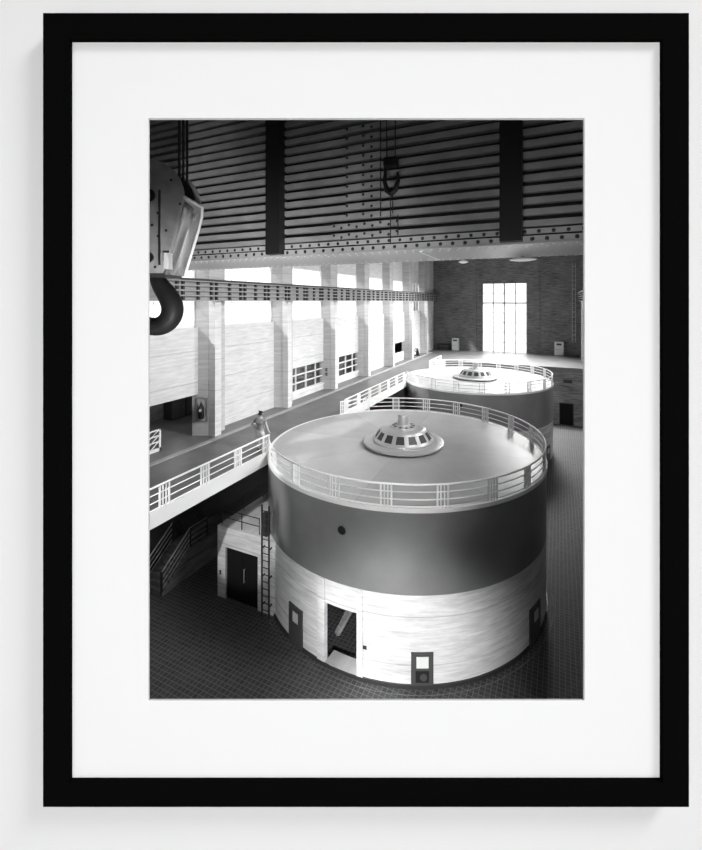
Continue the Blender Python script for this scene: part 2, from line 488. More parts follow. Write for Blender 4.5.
# exciter housing on the deck
z = DECK+.03
b = MB(); b.lathe([(1.72, z), (1.72, z+.09)], *C1, 48); b.build('pedestal', M['black'], gen, True)
b = MB(); b.lathe([(1.7, z+.085), (1.98, z+.09), (2.0, z+.12), (2.0, z+.19), (1.97, z+.21), (1.4, z+.21)], *C1, 64)
ep = b.build('base_flange', M['dome'], gen, True)
b = MB(); b.lathe([(1.52, z+.2), (1.5, z+.3), (1.45, z+.34), (1.12, z+.78), (1.06, z+.83), (.95, z+.86), (.62, z+.87), (.6, z+.93), (.3, z+.95)], *C1, 64)
dm = b.build('exciter_housing', M['dome'], gen, True)
for i in range(14):
    a = 2*PI*(i+.5)/14
    mb = MB(); hw = .148
    def sp(a, q, lift):
        r = 1.45+(1.12-1.45)*q+lift*.8; zz = z+.34+.44*q+lift*.6
        return on_drum(a, r, zz)
    mb.face([sp(a-hw, .14, .012), sp(a+hw, .14, .012), sp(a+hw*.95, .84, .012), sp(a-hw*.95, .84, .012)])
    mb.face([sp(a-hw, .14, -.02), sp(a+hw, .14, -.02), sp(a+hw*.95, .84, -.02), sp(a-hw*.95, .84, -.02)])
    mb.build('vent_opening', M['dome_dark'], dm)
for i in range(10):
    a = 2*PI*i/10
    mb = MB(); mb.face([on_drum(a-.13, .57, z+.938), on_drum(a+.13, .57, z+.938), on_drum(a+.15, .42, z+.95), on_drum(a-.15, .42, z+.95)])
    mb.build('vent_slot', M['dome_dark'], dm)
for i in range(16):
    b = MB(); b.dome(on_drum(2*PI*i/16, 1.88, z+.205), .035, (0, 0, 1)); b.build('bolt', M['dome'], ep)
b = MB(); b.lathe([(.34, z+.93), (.32, z+.99), (.265, z+1.01), (.265, z+1.44), (.24, z+1.48), (.0001, z+1.48)], *C1, 28); b.build('shaft_cap', M['dome'], gen, True)
# railing round the deck
ha = math.acos(5.5/R)
A0, A1 = -PI/2+ha, 3*PI/2-ha             # leaves the side by the gallery open
def arc(r, z, n=110): return [on_drum(A0+(A1-A0)*i/n, r, z) for i in range(n+1)]
RT = .83
b = MB(); b.tube(arc(R-.02, DECK+RT), .038, 6); rail = b.build('railing', M['white'], gen, True)
for q, rr in ((.57, .024), (.31, .024), (.07, .024)):
    b = MB(); b.tube(arc(R-.02, DECK+q), rr, 5); b.build('middle_rail' if q > .1 else 'bottom_rail', M['white'], rail, True)
NG = 17
for i in range(NG+1):
    a = A0+(A1-A0)*i/NG + (.03 if 0 < i < NG else 0)
    offs = (-.19, -.065, .065, .19)
    if i == 0: offs = (0, .12, .25)
    if i == NG: offs = (0, -.12, -.25)
    mb = MB()
    for o_ in offs:
        aa = a+o_/R; w = .033 if abs(o_) in (.19, 0, .25) else .018
        p = Vector(on_drum(aa, R-.02, 0)); tx = Vector((math.cos(aa), math.sin(aa), 0)); nx = Vector((math.sin(aa), -math.cos(aa), 0))
        lo = [p+tx*sx*w+nx*sy*.025+Vector((0, 0, DECK)) for sx, sy in ((-1, -1), (1, -1), (1, 1), (-1, 1))]
        hi = [q+Vector((0, 0, RT)) for q in lo]
        for k in range(4): mb.face([lo[k], lo[(k+1) % 4], hi[(k+1) % 4], hi[k]])
    mb.build('post', M['white'], rail)
# instrument panels set in the base
def panel(px0, px1, py0, py1, face_mat, style):
    dd, aa0 = at_cyl(px0, C1, R); d2, aa1 = at_cyl(px1, C1, R)
    dm_ = (dd+d2)/2; z1, z0 = zat(py0, dm_), zat(py1, dm_)
    fr = patch(aa0, aa1, z0, z1, R-.02, R+.06).build('instrument_panel', M['panelgrey'], gen)
    w = aa1-aa0; h = z1-z0
    if style == 2:
        patch(aa0+w*.24, aa1-w*.22, z0+h*.55, z1-h*.1, R+.05, R+.075).build('white_card', M['dial'], fr)
        patch(aa0+w*.2, aa1-w*.2, z0+h*.1, z0+h*.46, R+.05, R+.072).build('dark_glass', M['black'], fr)
        am = aa0+w*.55; zc = z0+h*.28
        mb = MB(); c_ = Vector(on_drum(am, R+.07, zc)); n_ = Vector((math.sin(am), -math.cos(am), 0)); mb.tube([c_, c_+n_*.03], h*.11, 16); mb.build('dial', M['panelgrey'], fr)
    else:
        patch(aa0+w*.34, aa1-w*.28, z0+h*.6, z1-h*.14, R+.05, R+.075).build('white_card', M['cabinet'], fr)
panel(411, 433, 652, 684, None, 2)
panel(290, 303, 606, 644, None, 1)
panel(529, 539, 604, 642, None, 1)
d, ak = at_cyl(364.5, C1, R); b = MB()
patch(ak-.012, ak+.012, zat(648.5, d), zat(645.5, d), R-.01, R+.04, 1).build('switch', M['dark'], gen)
gen2 = dup(gen, (0, C2[1]-C1[1], 0), 'farther round generator below the end window, its deck brightly lit')
# pale ring set in the tiled floor round each base
b = MB()
for c in (C1,): b.lathe([(R+.27, .004), (R+.3, .005)], *c, 96, False)
struct(b.build('trim_%d' % 5, M['conc_grey']), 'pale ring line in the tiles round the generator base', 'floor line')

# ------------------------------------------------------------------ gallery railings
def post_group(x, y, mb, offs=(-.19, -.065, .065, .19)):
    for o_ in offs:
        w = .033 if abs(o_) > .1 or o_ == 0 else .018
        mb.box(x-.025, x+.025, y+o_-w, y+o_+w, DECK, DECK+RT)
    return mb
def gallery_rail(u0, u1, groups, label):
    x = VW+.03
    t = thing('gallery_railing', label, 'railing', (x, (u0+u1)/2, DECK), 'white railings along the gallery edge')
    b = MB(); b.tube([(x, u0, DECK+RT), (x, u1, DECK+RT)], .038, 6); b.build('handrail', M['white'], t, True)
    for q in (.57, .31):
        b = MB(); b.tube([(x, u0, DECK+q), (x, u1, DECK+q)], .024, 5); b.build('middle_rail', M['white'], t, True)
    b = MB(); b.tube([(x, u0, DECK+.07), (x, u1, DECK+.07)], .024, 5); b.build('bottom_rail', M['white'], t, True)
    for g in groups: post_group(x, g, MB()).build('post', M['white'], t)
ue = C1[1]-3.72
gallery_rail(hall_u(VW)+.2, ue, [ue-.22-1.87*i for i in range(10) if ue-.22-1.87*i > hall_u(VW)+.4], 'long white gallery railing at the left, in front of the standing person')
ub, uf = C1[1]+4.2, 36.0
gallery_rail(ub, uf, [ub+.22+(uf-ub-.44)*i/6 for i in range(7)], 'white gallery railing between the two generators')
ub, uf = C2[1]+3.72, 48.8
gallery_rail(ub, uf, [ub+.22, (ub+uf)/2, uf-.22], 'short white gallery railing beyond the farther generator')

# low lattice barriers in the openings of the left wall
def lattice(u0, u1, label):
    x = VP+.08; h = 1.05
    t = thing('lattice_barrier', label, 'barrier', (x, (u0+u1)/2, DECK), 'white lattice barriers in the wall openings')
    b = MB(); b.box(x-.03, x+.03, u0, u1, DECK+.0, DECK+.16); b.box(x-.03, x+.03, u0, u1, DECK+h-.06, DECK+h)
    b.box(x-.03, x+.03, u0, u0+.1, DECK, DECK+h); b.box(x-.03, x+.03, u1-.1, u1, DECK, DECK+h)
    for q in (.46, .74): b.box(x-.025, x+.025, u0, u1, DECK+q-.025, DECK+q+.025)
    b.build('barrier_frame', M['white'], t)
    b = MB(); n = max(2, int((u1-u0)/.42))
    for r_ in range(3):
        z0 = DECK+(.16, .46, .74)[r_]; z1 = DECK+(.46, .74, 1.0)[r_]
        for i in range(n):
            p, q = u0+.1+(u1-u0-.2)*i/n, u0+.1+(u1-u0-.2)*(i+1)/n
            b.tube([(x, p, z0), (x, q, z1)], .028, 4)
    b.build('lattice_bars', M['white'], t)
lattice(12.2, 14.55, 'white lattice barrier at the dark opening, left edge of the hall')
lattice(46.2, 49.6, 'small white lattice barrier in the far dark wall opening')

# ------------------------------------------------------------------ concrete annex, ladder, stairs
AU, AV = 14.8, -14.17
av1 = C1[0]-math.sqrt(R*R-(C1[1]-AU)**2)
d0, va = at_u(225.5, AU); d1, vb = at_u(257.7, AU)
dz = 2.32
# outline of the annex hugging the drum
outl = [(AV, AU)] + [(va, AU)]
b = MB()
arcp = []
aS = math.atan2(av1-C1[0], -(AU-C1[1])); aE = math.atan2(-R, -2.5)
for i in range(13):
    a = aS+(aE-aS)*i/12
    if i == 12: a = -PI/2-.3
    arcp.append(on_drum(aS+((-PI/2-.3)-aS)*i/12, R+.02, 0)[:2])
b.prism([(AV, AU+.4)] + [(arcp[1][0]-.0, AU+.4)] + arcp[2:] + [(AV, arcp[-1][1])], 0, STB) 
b.box(AV, va, AU, AU+.4, 0, STB); b.box(vb, av1-.02, AU, AU+.4, 0, STB); b.box(va, vb, AU, AU+.4, dz, STB)
struct(b.build('wall_annex', M['conc_base']), 'low concrete annex built against the nearest generator', 'annex')
o = sroot('door_2', ((va+vb)/2, AU+.2, 0), 'dark double door in the concrete annex', 'door')
vm = (va+vb)/2
b = MB(); b.box(va, vm-.01, AU+.1, AU+.16, 0, dz); b.build('door_leaf', M['doorp'], o)
b = MB(); b.box(vm+.01, vb, AU+.1, AU+.16, 0, dz); b.build('door_leaf', M['doorp'], o)
b = MB(); b.tube([(vm+.12, AU+.04, .95), (vm+.12, AU+.04, 1.55)], .025, 6); b.box(vm+.1, vm+.14, AU+.04, AU+.11, .97, 1.0); b.box(vm+.1, vm+.14, AU+.04, AU+.11, 1.5, 1.53); b.build('door_handle', M['dome'], o)
d, vs = at_u(220.5, AU); zs = zat(572, d)
t = thing('wall_switch', 'small dark switch box on the concrete beside the double door', 'switch', (vs, AU-.03, zs))
b = MB(); b.box(vs-.05, vs+.05, AU-.04, AU, zs-.09, zs+.09); b.build('switch_box', M['dark'], t, bevel=.01)
b = MB(); b.box(vs-.015, vs+.015, AU-.07, AU-.04, zs-.03, zs+.04); b.build('lever', M['dome'], t)

# ladder up the annex face
d, l0 = at_u(262, AU-.2); d, l1 = at_u(269, AU-.2)
ly = AU-.2
t = thing('ladder', 'dark steel ladder against the concrete annex beside the generator', 'ladder', ((l0+l1)/2, ly, 0))
for x in (l0, l1):
    b = MB(); b.box(x-.025, x+.025, ly-.03, ly+.03, 0, 4.75); b.build('rail', M['dark'], t)
for i in range(15):
    b = MB(); b.tube([(l0, ly, .3+.3*i), (l1, ly, .3+.3*i)], .018, 6); b.build('rung', M['dark'], t)
for zz in (.5, 1.7, 2.9):
    b = MB(); 
    for x in (l0, l1): b.box(x-.02, x+.02, ly, AU, zz-.03, zz+.03)
    b.build('bracket', M['dark'], t)
d, c0 = at_u(262.5, AU); d2, c1 = at_u(267, AU)
t = thing('fuse_box', 'narrow dark box standing on the annex roof by the ladder head', 'box', ((c0+c1)/2-.05, AU+.25, STB))
cx = (c0+c1)/2-.1
b = MB(); b.box(cx-.12, cx+.12, AU+.12, AU+.36, STB, STB+1.0); b.build('box_body', M['dark'], t, bevel=.015)
b = MB(); b.box(cx-.1, cx+.1, AU+.1, AU+.12, STB+.05, STB+.95); b.build('box_door', M['dark'], t)
# low rails round the annex roof
t = thing('roof_railing', 'thin dark railing round the annex roof under the gallery', 'railing', (AV+.1, AU+1.5, STB))
for q in (.35, .7):
    b = MB(); b.tube([(AV+.15, AU+3.2, STB+q), (AV+.15, AU+.15, STB+q), (cx-.3, AU+.15, STB+q)], .018, 5); b.build('rail', M['dark'], t)
for x, y in ((AV+.15, AU+.15), (AV+.15, AU+1.6), (AV+.15, AU+3.1), ((AV+cx)/2, AU+.15), (cx-.3, AU+.15)):
    b = MB(); b.tube([(x, y, STB), (x, y, STB+.72)], .02, 5); b.build('post', M['dark'], t)

# concrete staircase under the gallery
SV0, SV1 = -17.7, -16.4
t = thing('staircase', 'concrete staircase with thin metal railings in the dark under the gallery', 'staircase', (-17, 14.5, 0))
su0, su1, sh = 13.7, 15.35, 1.35
prof = [(su0, 0)]
ns = 8
for i in range(ns):
    prof.append((su0+(su1-su0)*i/ns, sh*(i+1)/ns)); prof.append((su0+(su1-su0)*(i+1)/ns, sh*(i+1)/ns))
prof += [(18.6, sh), (18.6, 0)]
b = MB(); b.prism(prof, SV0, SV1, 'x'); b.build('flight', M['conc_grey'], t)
# upper flight turning back along the wall towards the gallery
b = MB(); nn = 10
pr = [(SV0, sh-.25), (SV0, sh)]
for i in range(nn):
    pr.append((SV0-.0-(.28*i), sh+.27*(i+1))); pr.append((SV0-.28*(i+1), sh+.27*(i+1)))
for v_ in (SV1,):
    x = v_-.06
    for j, q in enumerate((.9, .62, .36, .1)):
        b2 = MB(); b2.tube([(x, su0+.02, .16+q), (x, su1, sh+.05+q), (x, 16.45, sh+.05+q)], .03 if j == 0 else .02, 5)
        b2.build('handrail' if j == 0 else 'middle_rail', M['dome'], t, True)
    for y, z0, h in ((su0+.02, .1, .98), (su1, sh, .95), (16.45, sh, .95)):
        b2 = MB(); b2.box(x-.03, x+.03, y-.04, y+.04, z0-.1, z0+h); b2.build('post', M['dark'], t)
b.bm.free()
x = SV0+.06
for j, q in enumerate((.9, .62, .36, .1)):
    b2 = MB(); b2.tube([(x, su0-.2, .0+q), (x, su1, sh+.05+q)], .03 if j == 0 else .02, 5)
    b2.build('handrail' if j == 0 else 'middle_rail', M['dome'], t, True)
b2 = MB(); b2.box(x-.03, x+.03, su1-.04, su1+.04, sh, sh+.95); b2.build('post', M['dark'], t)
# upper flight rises along the wall away from the viewer's right
b = MB()
uu0, uu1 = 15.45, 16.5
for i in range(9):
    b.box(-17.75-.0, -17.0, uu0, uu1, 0, .01) if False else None
for j, q in enumerate((.9, .6, .3)):
    for y in (15.4, 16.45):
        b2 = MB(); b2.tube([(-16.46 if y > 16 else -16.8, y, sh+.05+q), (-17.3, y-.1, sh+.75+q), (-18.1, y-.25, sh+2.0+q)], .02, 5); b2.build('upper_rail', M['dark'], t)

# ------------------------------------------------------------------ runway girders
def runway(side, label):
    f = (lambda v: v) if side < 0 else mir
    u0 = hall_u(f(-16.3))+.3
    t = thing('runway_girder', label, 'girder', (f(-16.6), 30, RB0), 'crane runway girders along both walls')
    b = MB(); b.box(f(-16.58), f(-16.63), u0, UEND-.1, RB0+.05, RB1-.14); b.build('web', M['runway'], t)
    b = MB(); b.box(f(-16.32), f(-16.9), u0, UEND-.1, RB1-.14, RB1-.09); b.build('top_flange', M['runway'], t)
    b = MB(); b.box(f(-16.38), f(-16.88), u0, UEND-.1, RB0, RB0+.05); b.build('bottom_flange', M['runway'], t)
    b = MB(); b.box(f(-16.36), f(-16.5), u0, UEND-.1, RB1-.09, RB1+.02); b.build('rail', M['dark'], t)
    for q in (.27, .52, .77):
        b = MB(); b.box(f(-16.40), f(-16.44), u0, UEND-.1, RB0+q-.035, RB0+q+.035); b.build('angle_bar', M['runway'], t)
    me = None
    for k in range(-3, 8):
        for o_ in (0, .9, 1.25, 2.2, 3.1, 3.45, 4.4, 5.3, 5.65):
            u = 18.05+6.63*(k-1)+.1+o_
            if u < u0+.1 or u > UEND-.3 or (side > 0 and o_ not in (0, 2.2, 4.4)): continue
            if me is None:
                mb = MB(); mb.box(-.085, .085, -.055, .055, RB0+.05, RB1-.14)
                ob = mb.build('gap_bar', M['dark'], None); me = ob.data  # dark bars stand in for the shade in the girder's open gaps
            else:
                ob = bpy.data.objects.new('gap_bar', me); COL.objects.link(ob)
            ob.parent = t; ob.location = Vector((f(-16.52), u, 0))-t.location
runway(-1, 'long crane runway girder with dark bars for its gaps on the left wall piers')
runway(1, 'crane runway girder at the right edge, by the end wall')

# ------------------------------------------------------------------ overhead crane bridge
BU0, BU1, BZ = 9.2, 11.95, RB1+.06
BV0, BV1 = -16.8, mir(-16.8)
t = thing('overhead_crane', 'huge riveted overhead crane bridge across the top of the hall', 'crane', (MID, (BU0+BU1)/2, RB1))
crane = t
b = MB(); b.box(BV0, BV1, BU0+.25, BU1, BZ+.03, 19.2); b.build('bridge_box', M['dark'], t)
b = MB(); b.box(BV0, BV1, BU0-.02, BU1+.02, BZ, BZ+.03); up = b.build('bottom_plate', M['crane_light'], t)
b = MB(); b.box(BV0, BV1, BU0, BU0+.05, BZ+.03, BZ+.16); b.box(BV0, BV1, BU0+.03, BU0+.09, BZ+.2, BZ+.31)
an = b.build('bottom_angle', M['crane_light'], t)
SL0, PIT = BZ+.35, .233
b = MB()
for i in range(18):
    z = SL0+PIT*i
    b.prism([(BU0+.02, z), (BU0+.02, z+.128), (BU0+.2, z+.14), (BU0+.2, z)], BV0, BV1, 'x')
sl = b.build('slatted_side', M['crane'], t)
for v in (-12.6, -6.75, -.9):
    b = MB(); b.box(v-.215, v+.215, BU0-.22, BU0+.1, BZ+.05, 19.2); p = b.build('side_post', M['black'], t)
# rivets
b = MB(); v = BV0+.1; i = 0
while v < BV1:
    b.dome((v, BU0, BZ+.095), .043, (0, -1, 0)); 
    b.dome((v+.12, BU0+.03, BZ+.25), .04, (0, -1, 0)); v += .27
o = b.build('rivets', M['dark'], t, True); o['kind'] = 'stuff'  # dark paint stands in for shading on the rivet heads
b = MB(); v = BV0+.1
while v < BV1:
    b.dome((v, BU0+.12, BZ), .03, (0, 0, -1)); b.dome((v+.1, BU0+.45, BZ), .026, (0, 0, -1)); b.dome((v+.05, BU1-.12, BZ), .036, (0, 0, -1)); b.dome((v+.15, BU1-.5, BZ), .028, (0, 0, -1)); v += .21
o = b.build('rivets', M['white'], up, True); o['kind'] = 'stuff'
# riveted splice plates on the slats
b = MB()
for i in range(0, 12):
    z = SL0+PIT*i
    px0, px1 = (332, 398) if i < 2 else (346, 381)
    v0 = at_u(px0, BU0)[1]; v1 = at_u(px1, BU0)[1]
    b.box(v0, v1, BU0-.005, BU0+.03, z+.0, z+.14)
sp_ = b.build('splice_plate', M['crane'], t)
b = MB()
for i in range(0, 12):
    z = SL0+PIT*i
    px0, px1 = (334, 397) if i < 2 else (347, 380)
    v0 = at_u(px0, BU0)[1]; v1 = at_u(px1, BU0)[1]
    n_ = int((v1-v0)/.2)
    for k in range(n_+1):
        if i >= 2 and k % 3 == 1: continue
        b.dome((v0+(v1-v0)*k/n_, BU0-.005, z+(.04 if k % 2 else .1)), .036, (0, -1, 0))
b.build('rivets', M['dark'], sp_, True)
v1 = at_u(381, BU0)[1]
b = MB(); b.tube([(v1, BU0-.03, SL0+PIT*2), (v1, BU0-.03, 18.9)], .014, 5); b.build('conduit', M['dark'], t)
v1 = at_u(398.3, BU0)[1]
b = MB(); b.tube([(v1, BU0-.03, SL0), (v1, BU0-.03, SL0+PIT*2)], .014, 5); b.build('conduit', M['dark'], t)
b = MB(); b.prism([(at_u(420, BU0+.35)[1], BU0+.3), (at_u(420, BU0+.35)[1]+.07, BU0+.3), (at_u(438, BU1-.4)[1]+.07, BU1-.3), (at_u(438, BU1-.4)[1], BU1-.3)], BZ-.03, BZ); b.build('batten', M['white'], t)
# end trucks on the rails
for f in ((lambda v: v), mir):
    b = MB(); b.box(f(-16.2), f(-16.85), BU0-1.2, BU1+1.2, RB1+.055, RB1+.6); b.build('end_truck', M['crane'], t)
# lamps under the bridge
for px, r_, lab in ((523, .33, 'saucer lamp hanging under the crane bridge in front of the end wall'), (463.5, .13, 'small lamp under the crane bridge left of the end window')):
    u = BU1-.25; d, v = at_u(px, u)
    b = MB(); b.lathe([(.03, BZ-.005), (.05, BZ-.03), (r_*.55, BZ-.04), (r_, BZ-.08), (r_, BZ-.1), (r_*.9, BZ-.1)], v, u, 28); l = b.build('under_lamp', M['white'], crane, True)
    b = MB(); b.lathe([(r_*.9, BZ-.1), (r_*.6, BZ-.12), (.02, BZ-.13)], v, u, 28); b.build('diffuser', M['lamp'], l, True)

# small hoist hanging before the bridge
d, hv = at_u(391, 8.7); hu = 8.7
zt, zb = zat(163, d), zat(197, d)
t = thing('chain_hoist', 'small dark chain hoist hanging in front of the crane bridge', 'hoist', (hv, hu, zb))
b = MB()
for k in (-1, 1): b.tube([(hv+.1*k, hu, CEIL-.005), (hv+.1*k, hu, zt-.1)], .014, 5)
b.build('chain', M['dark'], t)
b = MB(); b.box(hv-.16, hv+.16, hu-.1, hu+.1, zt-.1, zt+.12); b.build('hoist_body', M['black'], t, bevel=.04)
b = MB(); b.tube([(hv-.13, hu, zt-.08), (hv-.15, hu, zt-.4), (hv-.09, hu, zt-.6), (hv, hu, zt-.67), (hv+.1, hu, zt-.6), (hv+.17, hu, zt-.4), (hv+.15, hu, zt-.22)], [.035, .045, .06, .07, .06, .045, .02], 10); b.build('hook', M['black'], t, True)
b = MB(); b.tube([(hv+.0, hu-.03, zt-.66), (hv+.0, hu-.03, zat(243, d))], .012, 4); b.tube([(hv+.05, hu-.03, zt-.66), (hv+.05, hu-.03, zat(214, d))], .01, 4); b.build('pull_chain', M['dark'], t)

# ------------------------------------------------------------------ the big hook block
HD = 8.0; q = HD/F
HX = (147-PX)*q
def hz(py): return EYE-(py-PY)*q
HC = W((HX, HD+.45, hz(195)))
t = thing('crane_hook_block', 'massive crane hook block hanging at the upper left with a dark hook', 'hook', tuple(W((HX, HD+.4, hz(335)))))
def outline(grow=0, y0=273):
    pts = []
    for i in range(25):
        a = math.radians(-20+220*i/24)
        pts.append((HX+(36*q+grow)*math.cos(a), hz(195)+(36*q+grow)*math.sin(a)))
    L = [(-29, 230), (-22, 253), (-15, y0)]
    pts += [(HX+x*q-grow*(1 if x < 0 else -1), hz(y)) for x, y in L]
    pts += [(HX-x*q+grow, hz(y)) for x, y in reversed(L)]
    return pts
for dd, nm in ((0, 'cheek_plate'), (.82, 'cheek_plate')):
    b = MB(W); b.prism(outline(), HD+dd, HD+dd+.07, 'y'); cp = b.build(nm, M['plate'], t)
    if dd == 0: front = cp
# slot, pins, rivets on the front plate
b = MB(W); b.box(HX+12*q, HX+13.6*q, HD-.03, HD, hz(265), hz(182)); b.build('rib', M['dark'], front)
b = MB(W); b.box(HX+8*q, HX+15*q, HD-.05, HD, hz(190), hz(182)); b.build('bracket', M['plate'], front)
for y, r_ in ((195.5, 6.5), (257.5, 5)):
    b = MB(W)
    pts = [(HX+2*q, HD-.04, hz(y)), (HX+2*q, HD+.01, hz(y))]
    b.tube(pts, r_*q, 24); b.build('pin', M['black'], front, True)
for x, y in ((11, 213), (19, 230.5), (11, 236), (33, 204), (8, 267), (21, 252), (24, 180), (5, 225)):
    b = MB(W); b.dome((HX+x*q, HD, hz(y)), .028, (0, -1, 0)); b.build('rivet', M['dark'], front, True)
for dd in (.2, .38, .56):
    b = MB(W); n_ = 40
    for r0, y0, y1 in ((33.5, dd, dd+.04), (29, dd+.04, dd+.1), (33.5, dd+.1, dd+.14)):
        b.prism([(HX+r0*q*math.cos(2*PI*i/n_), hz(195)+r0*q*math.sin(2*PI*i/n_)) for i in range(n_)], HD+y0, HD+y1, 'y')
    b.build('sheave', M['iron'], t)
# guard sheet down each side, between the plates
for sg, nm in ((1, 'guard'), (-1, 'guard')):
    b = MB(W)
    path = [(36.6, 197), (36, 208), (32.5, 222), (27, 240), (22, 256), (17, 274)]
    for (x0, y0), (x1, y1) in zip(path, path[1:]):
        P = [(HX+sg*x0*q, HD+.06, hz(y0)), (HX+sg*x1*q, HD+.06, hz(y1)), (HX+sg*x1*q, HD+.86, hz(y1)), (HX+sg*x0*q, HD+.86, hz(y0))]
        b.face(P)
    bmesh.ops.remove_doubles(b.bm, verts=b.bm.verts, dist=1e-4)
    g = b.build(nm, M['chrome'], t, True)
    so = g.modifiers.new('thick', 'SOLIDIFY'); so.thickness = .03
    b = MB(W)
    b.tube([(HX+sg*(x+1)*q, HD+.87, hz(y)) for x, y in path], .03, 6); b.tube([(HX+sg*37*q, HD+.02, hz(197)), (HX+sg*37*q, HD+.88, hz(197))], .035, 6)
    b.build('guard_edge', M['white'], g, True)
    b = MB(W); b.tube([(HX+sg*37.5*q, HD+.55, hz(207)), (HX+sg*39*q, HD+.5, hz(209)), (HX+sg*37*q, HD+.48, hz(213)), (HX+sg*36*q, HD+.52, hz(214))], .03, 6); b.build('lug', M['dome'], g, True)
b = MB(W); b.box(HX+18*q, HX+23*q, HD-.06, HD+.1, hz(269), hz(253)); b.build('keeper', M['white'], t)
b = MB(W); b.box(HX-16*q, HX+16*q, HD+.05, HD+.82, hz(277), hz(268)); b.build('crosshead', M['dark'], t)
hk = [(x+2, y, r_*1.06) for x, y, r_ in [(152, 270, 6), (154, 276, 6.5), (158, 285, 8), (166, 295, 9.6), (171.5, 306, 10.6), (170, 317.5, 10.6), (161.5, 326, 9.8), (150, 327.5, 9), (139, 322.5, 8), (131, 312, 6.5), (128.5, 302, 4.5), (128.5, 297, 2)]]
b = MB(W); qk = (HD+.4)/F
b.tube([((x-PX)*qk, HD+.4, EYE-(y-PY)*qk) for x, y, r_ in hk], [r_*qk for x, y, r_ in hk], 16)
hko = b.build('hook', M['iron'], t, True); ms = hko.modifiers.new('sub', 'SUBSURF'); ms.levels = 1; ms.render_levels = 2
for x in (-26, 26):
    for dd in (.27, .45, .63):
        b = MB(W); b.tube([(HX+x*q, HD+dd, hz(190)), (HX+x*q, HD+dd, CEIL-.003)], .025, 6); b.build('rope', M['cable'], t)

# ------------------------------------------------------------------ small things by the walls
# fire extinguisher on the near pier
Zc = 22.3
def splay(px, k=0, out=0):     # point on the slanted side of pier k
    r0 = rf[k]; p = Vector((-17.06, r0-.85)); qv = Vector((-18.35, r0-1.45)); dvec = qv-p
    a, bb = ray(px); den = a*dvec.y-bb*dvec.x
    d = (p.x*dvec.y-p.y*dvec.x)/den
    return d, Vector((a*d, bb*d))
nrm = Vector((.42, -.907, 0))
d, pp = splay(202.5)
zc = zat(418, d)
base_ = Vector((pp.x, pp.y, 0))
tx = Vector((-.907, -.42, 0))
def brd(mb, a0, a1, z0, z1, d0, d1):
    P = [base_+tx*a+nrm*dd for a, dd in ((a0, d0), (a1, d0), (a1, d1), (a0, d1))]
    mb.prism([(p.x, p.y) for p in P], z0, z1); return mb
b = MB(); 
for (a0_, a1_, z0_, z1_) in ((-.32, -.25, zc-.12, zc+1.05), (.25, .32, zc-.12, zc+1.05), (-.32, .32, zc-.19, zc-.12), (-.32, .32, zc+1.05, zc+1.12)): brd(b, a0_, a1_, z0_, z1_, 0, .06)
tag(b.build('niche_frame', M['kerb']), 'pale rectangular frame round the fire extinguisher on the near pier', 'frame')
ec = base_+nrm*.17
t = thing('fire_extinguisher', 'dark fire extinguisher hung on the nearest visible concrete pier', 'extinguisher', (ec.x, ec.y, zc))
b = MB(); b.lathe([(.02, zc), (.14, zc+.02), (.15, zc+.1), (.15, zc+.58), (.1, zc+.7), (.05, zc+.76), (.05, zc+.82)], ec.x, ec.y, 20); b.build('cylinder', M['iron'], t, True)
b = MB(); b.tube([ec+Vector((0, 0, zc+.8)), ec+Vector((0, 0, zc+.9)), ec+nrm*.12+Vector((0, 0, zc+.86)), ec+nrm*.16+Vector((0, 0, zc+.5))], .025, 6); b.build('hose', M['dark'], t, True)
b = MB(); brd(b, -.06, .06, zc+.42, zc+.56, .32, .335); b.build('label_plate', M['white'], t)
b = MB(); brd(b, -.1, .1, zc+.3, zc+.36, 0, .3); b.build('bracket', M['dark'], t)
# switch boxes on a farther pier
for yy, lab in ((369.5, 'upper small dark switch box on the third pier'), (374, 'lower small dark switch box on the third pier')):
    d, p3 = splay(326.5, 2); zz = zat(yy, d); pv = Vector((p3.x, p3.y, zz))
    t = thing('switch_box', lab, 'switch', tuple(pv), 'switch boxes on the third pier')
    b = MB(); P = [pv+tx*a+nrm*dd for a, dd in ((-.08, 0), (.08, 0), (.08, .08), (-.08, .08))]
    b.prism([(p.x, p.y) for p in P], zz-.12, zz+.12); b.build('box_body', M['dark'], t)
    b = MB(); cc = pv+nrm*.08; b.tube([cc, cc+nrm*.05], .03, 8); b.build('knob', M['dome'], t)

# control cabinets on the end platform
for px, py0, py1, w, lab in ((455.5, 335.5, 348, 1.0, 'pale control cabinet against the end wall, left of the tall window'), (559, 340.5, 353, 1.15, 'pale control cabinet against the end wall, right of the tall window')):
    u = UEND-.45; d, v = at_u(px, u); h = 1.8
    t = thing('control_cabinet', lab, 'cabinet', (v, u, DECK), 'control cabinets by the end wall')
    b = MB(); b.box(v-w/2, v+w/2, u-.25, u+.3, DECK, DECK+h); b.build('body', M['cabinet'], t, bevel=.02)
    b = MB(); b.box(v-w/2+.06, v+w/2-.06, u-.28, u-.25, DECK+.1, DECK+.72); b.build('door', M['white'], t)
    b = MB(); b.box(v-w/2+.06, v+w/2-.06, u-.28, u-.25, DECK+.8, DECK+h-.08); up = b.build('meter_panel', M['white'], t)
    b = MB(); b.box(v-.3, v+.3, u-.3, u-.28, DECK+1.35, DECK+1.6); b.build('display', M['panelgrey'], up)
    b = MB(); b.box(v+w/2-.16, v+w/2-.12, u-.31, u-.28, DECK+.4, DECK+.55); b.build('handle', M['dark'], t)
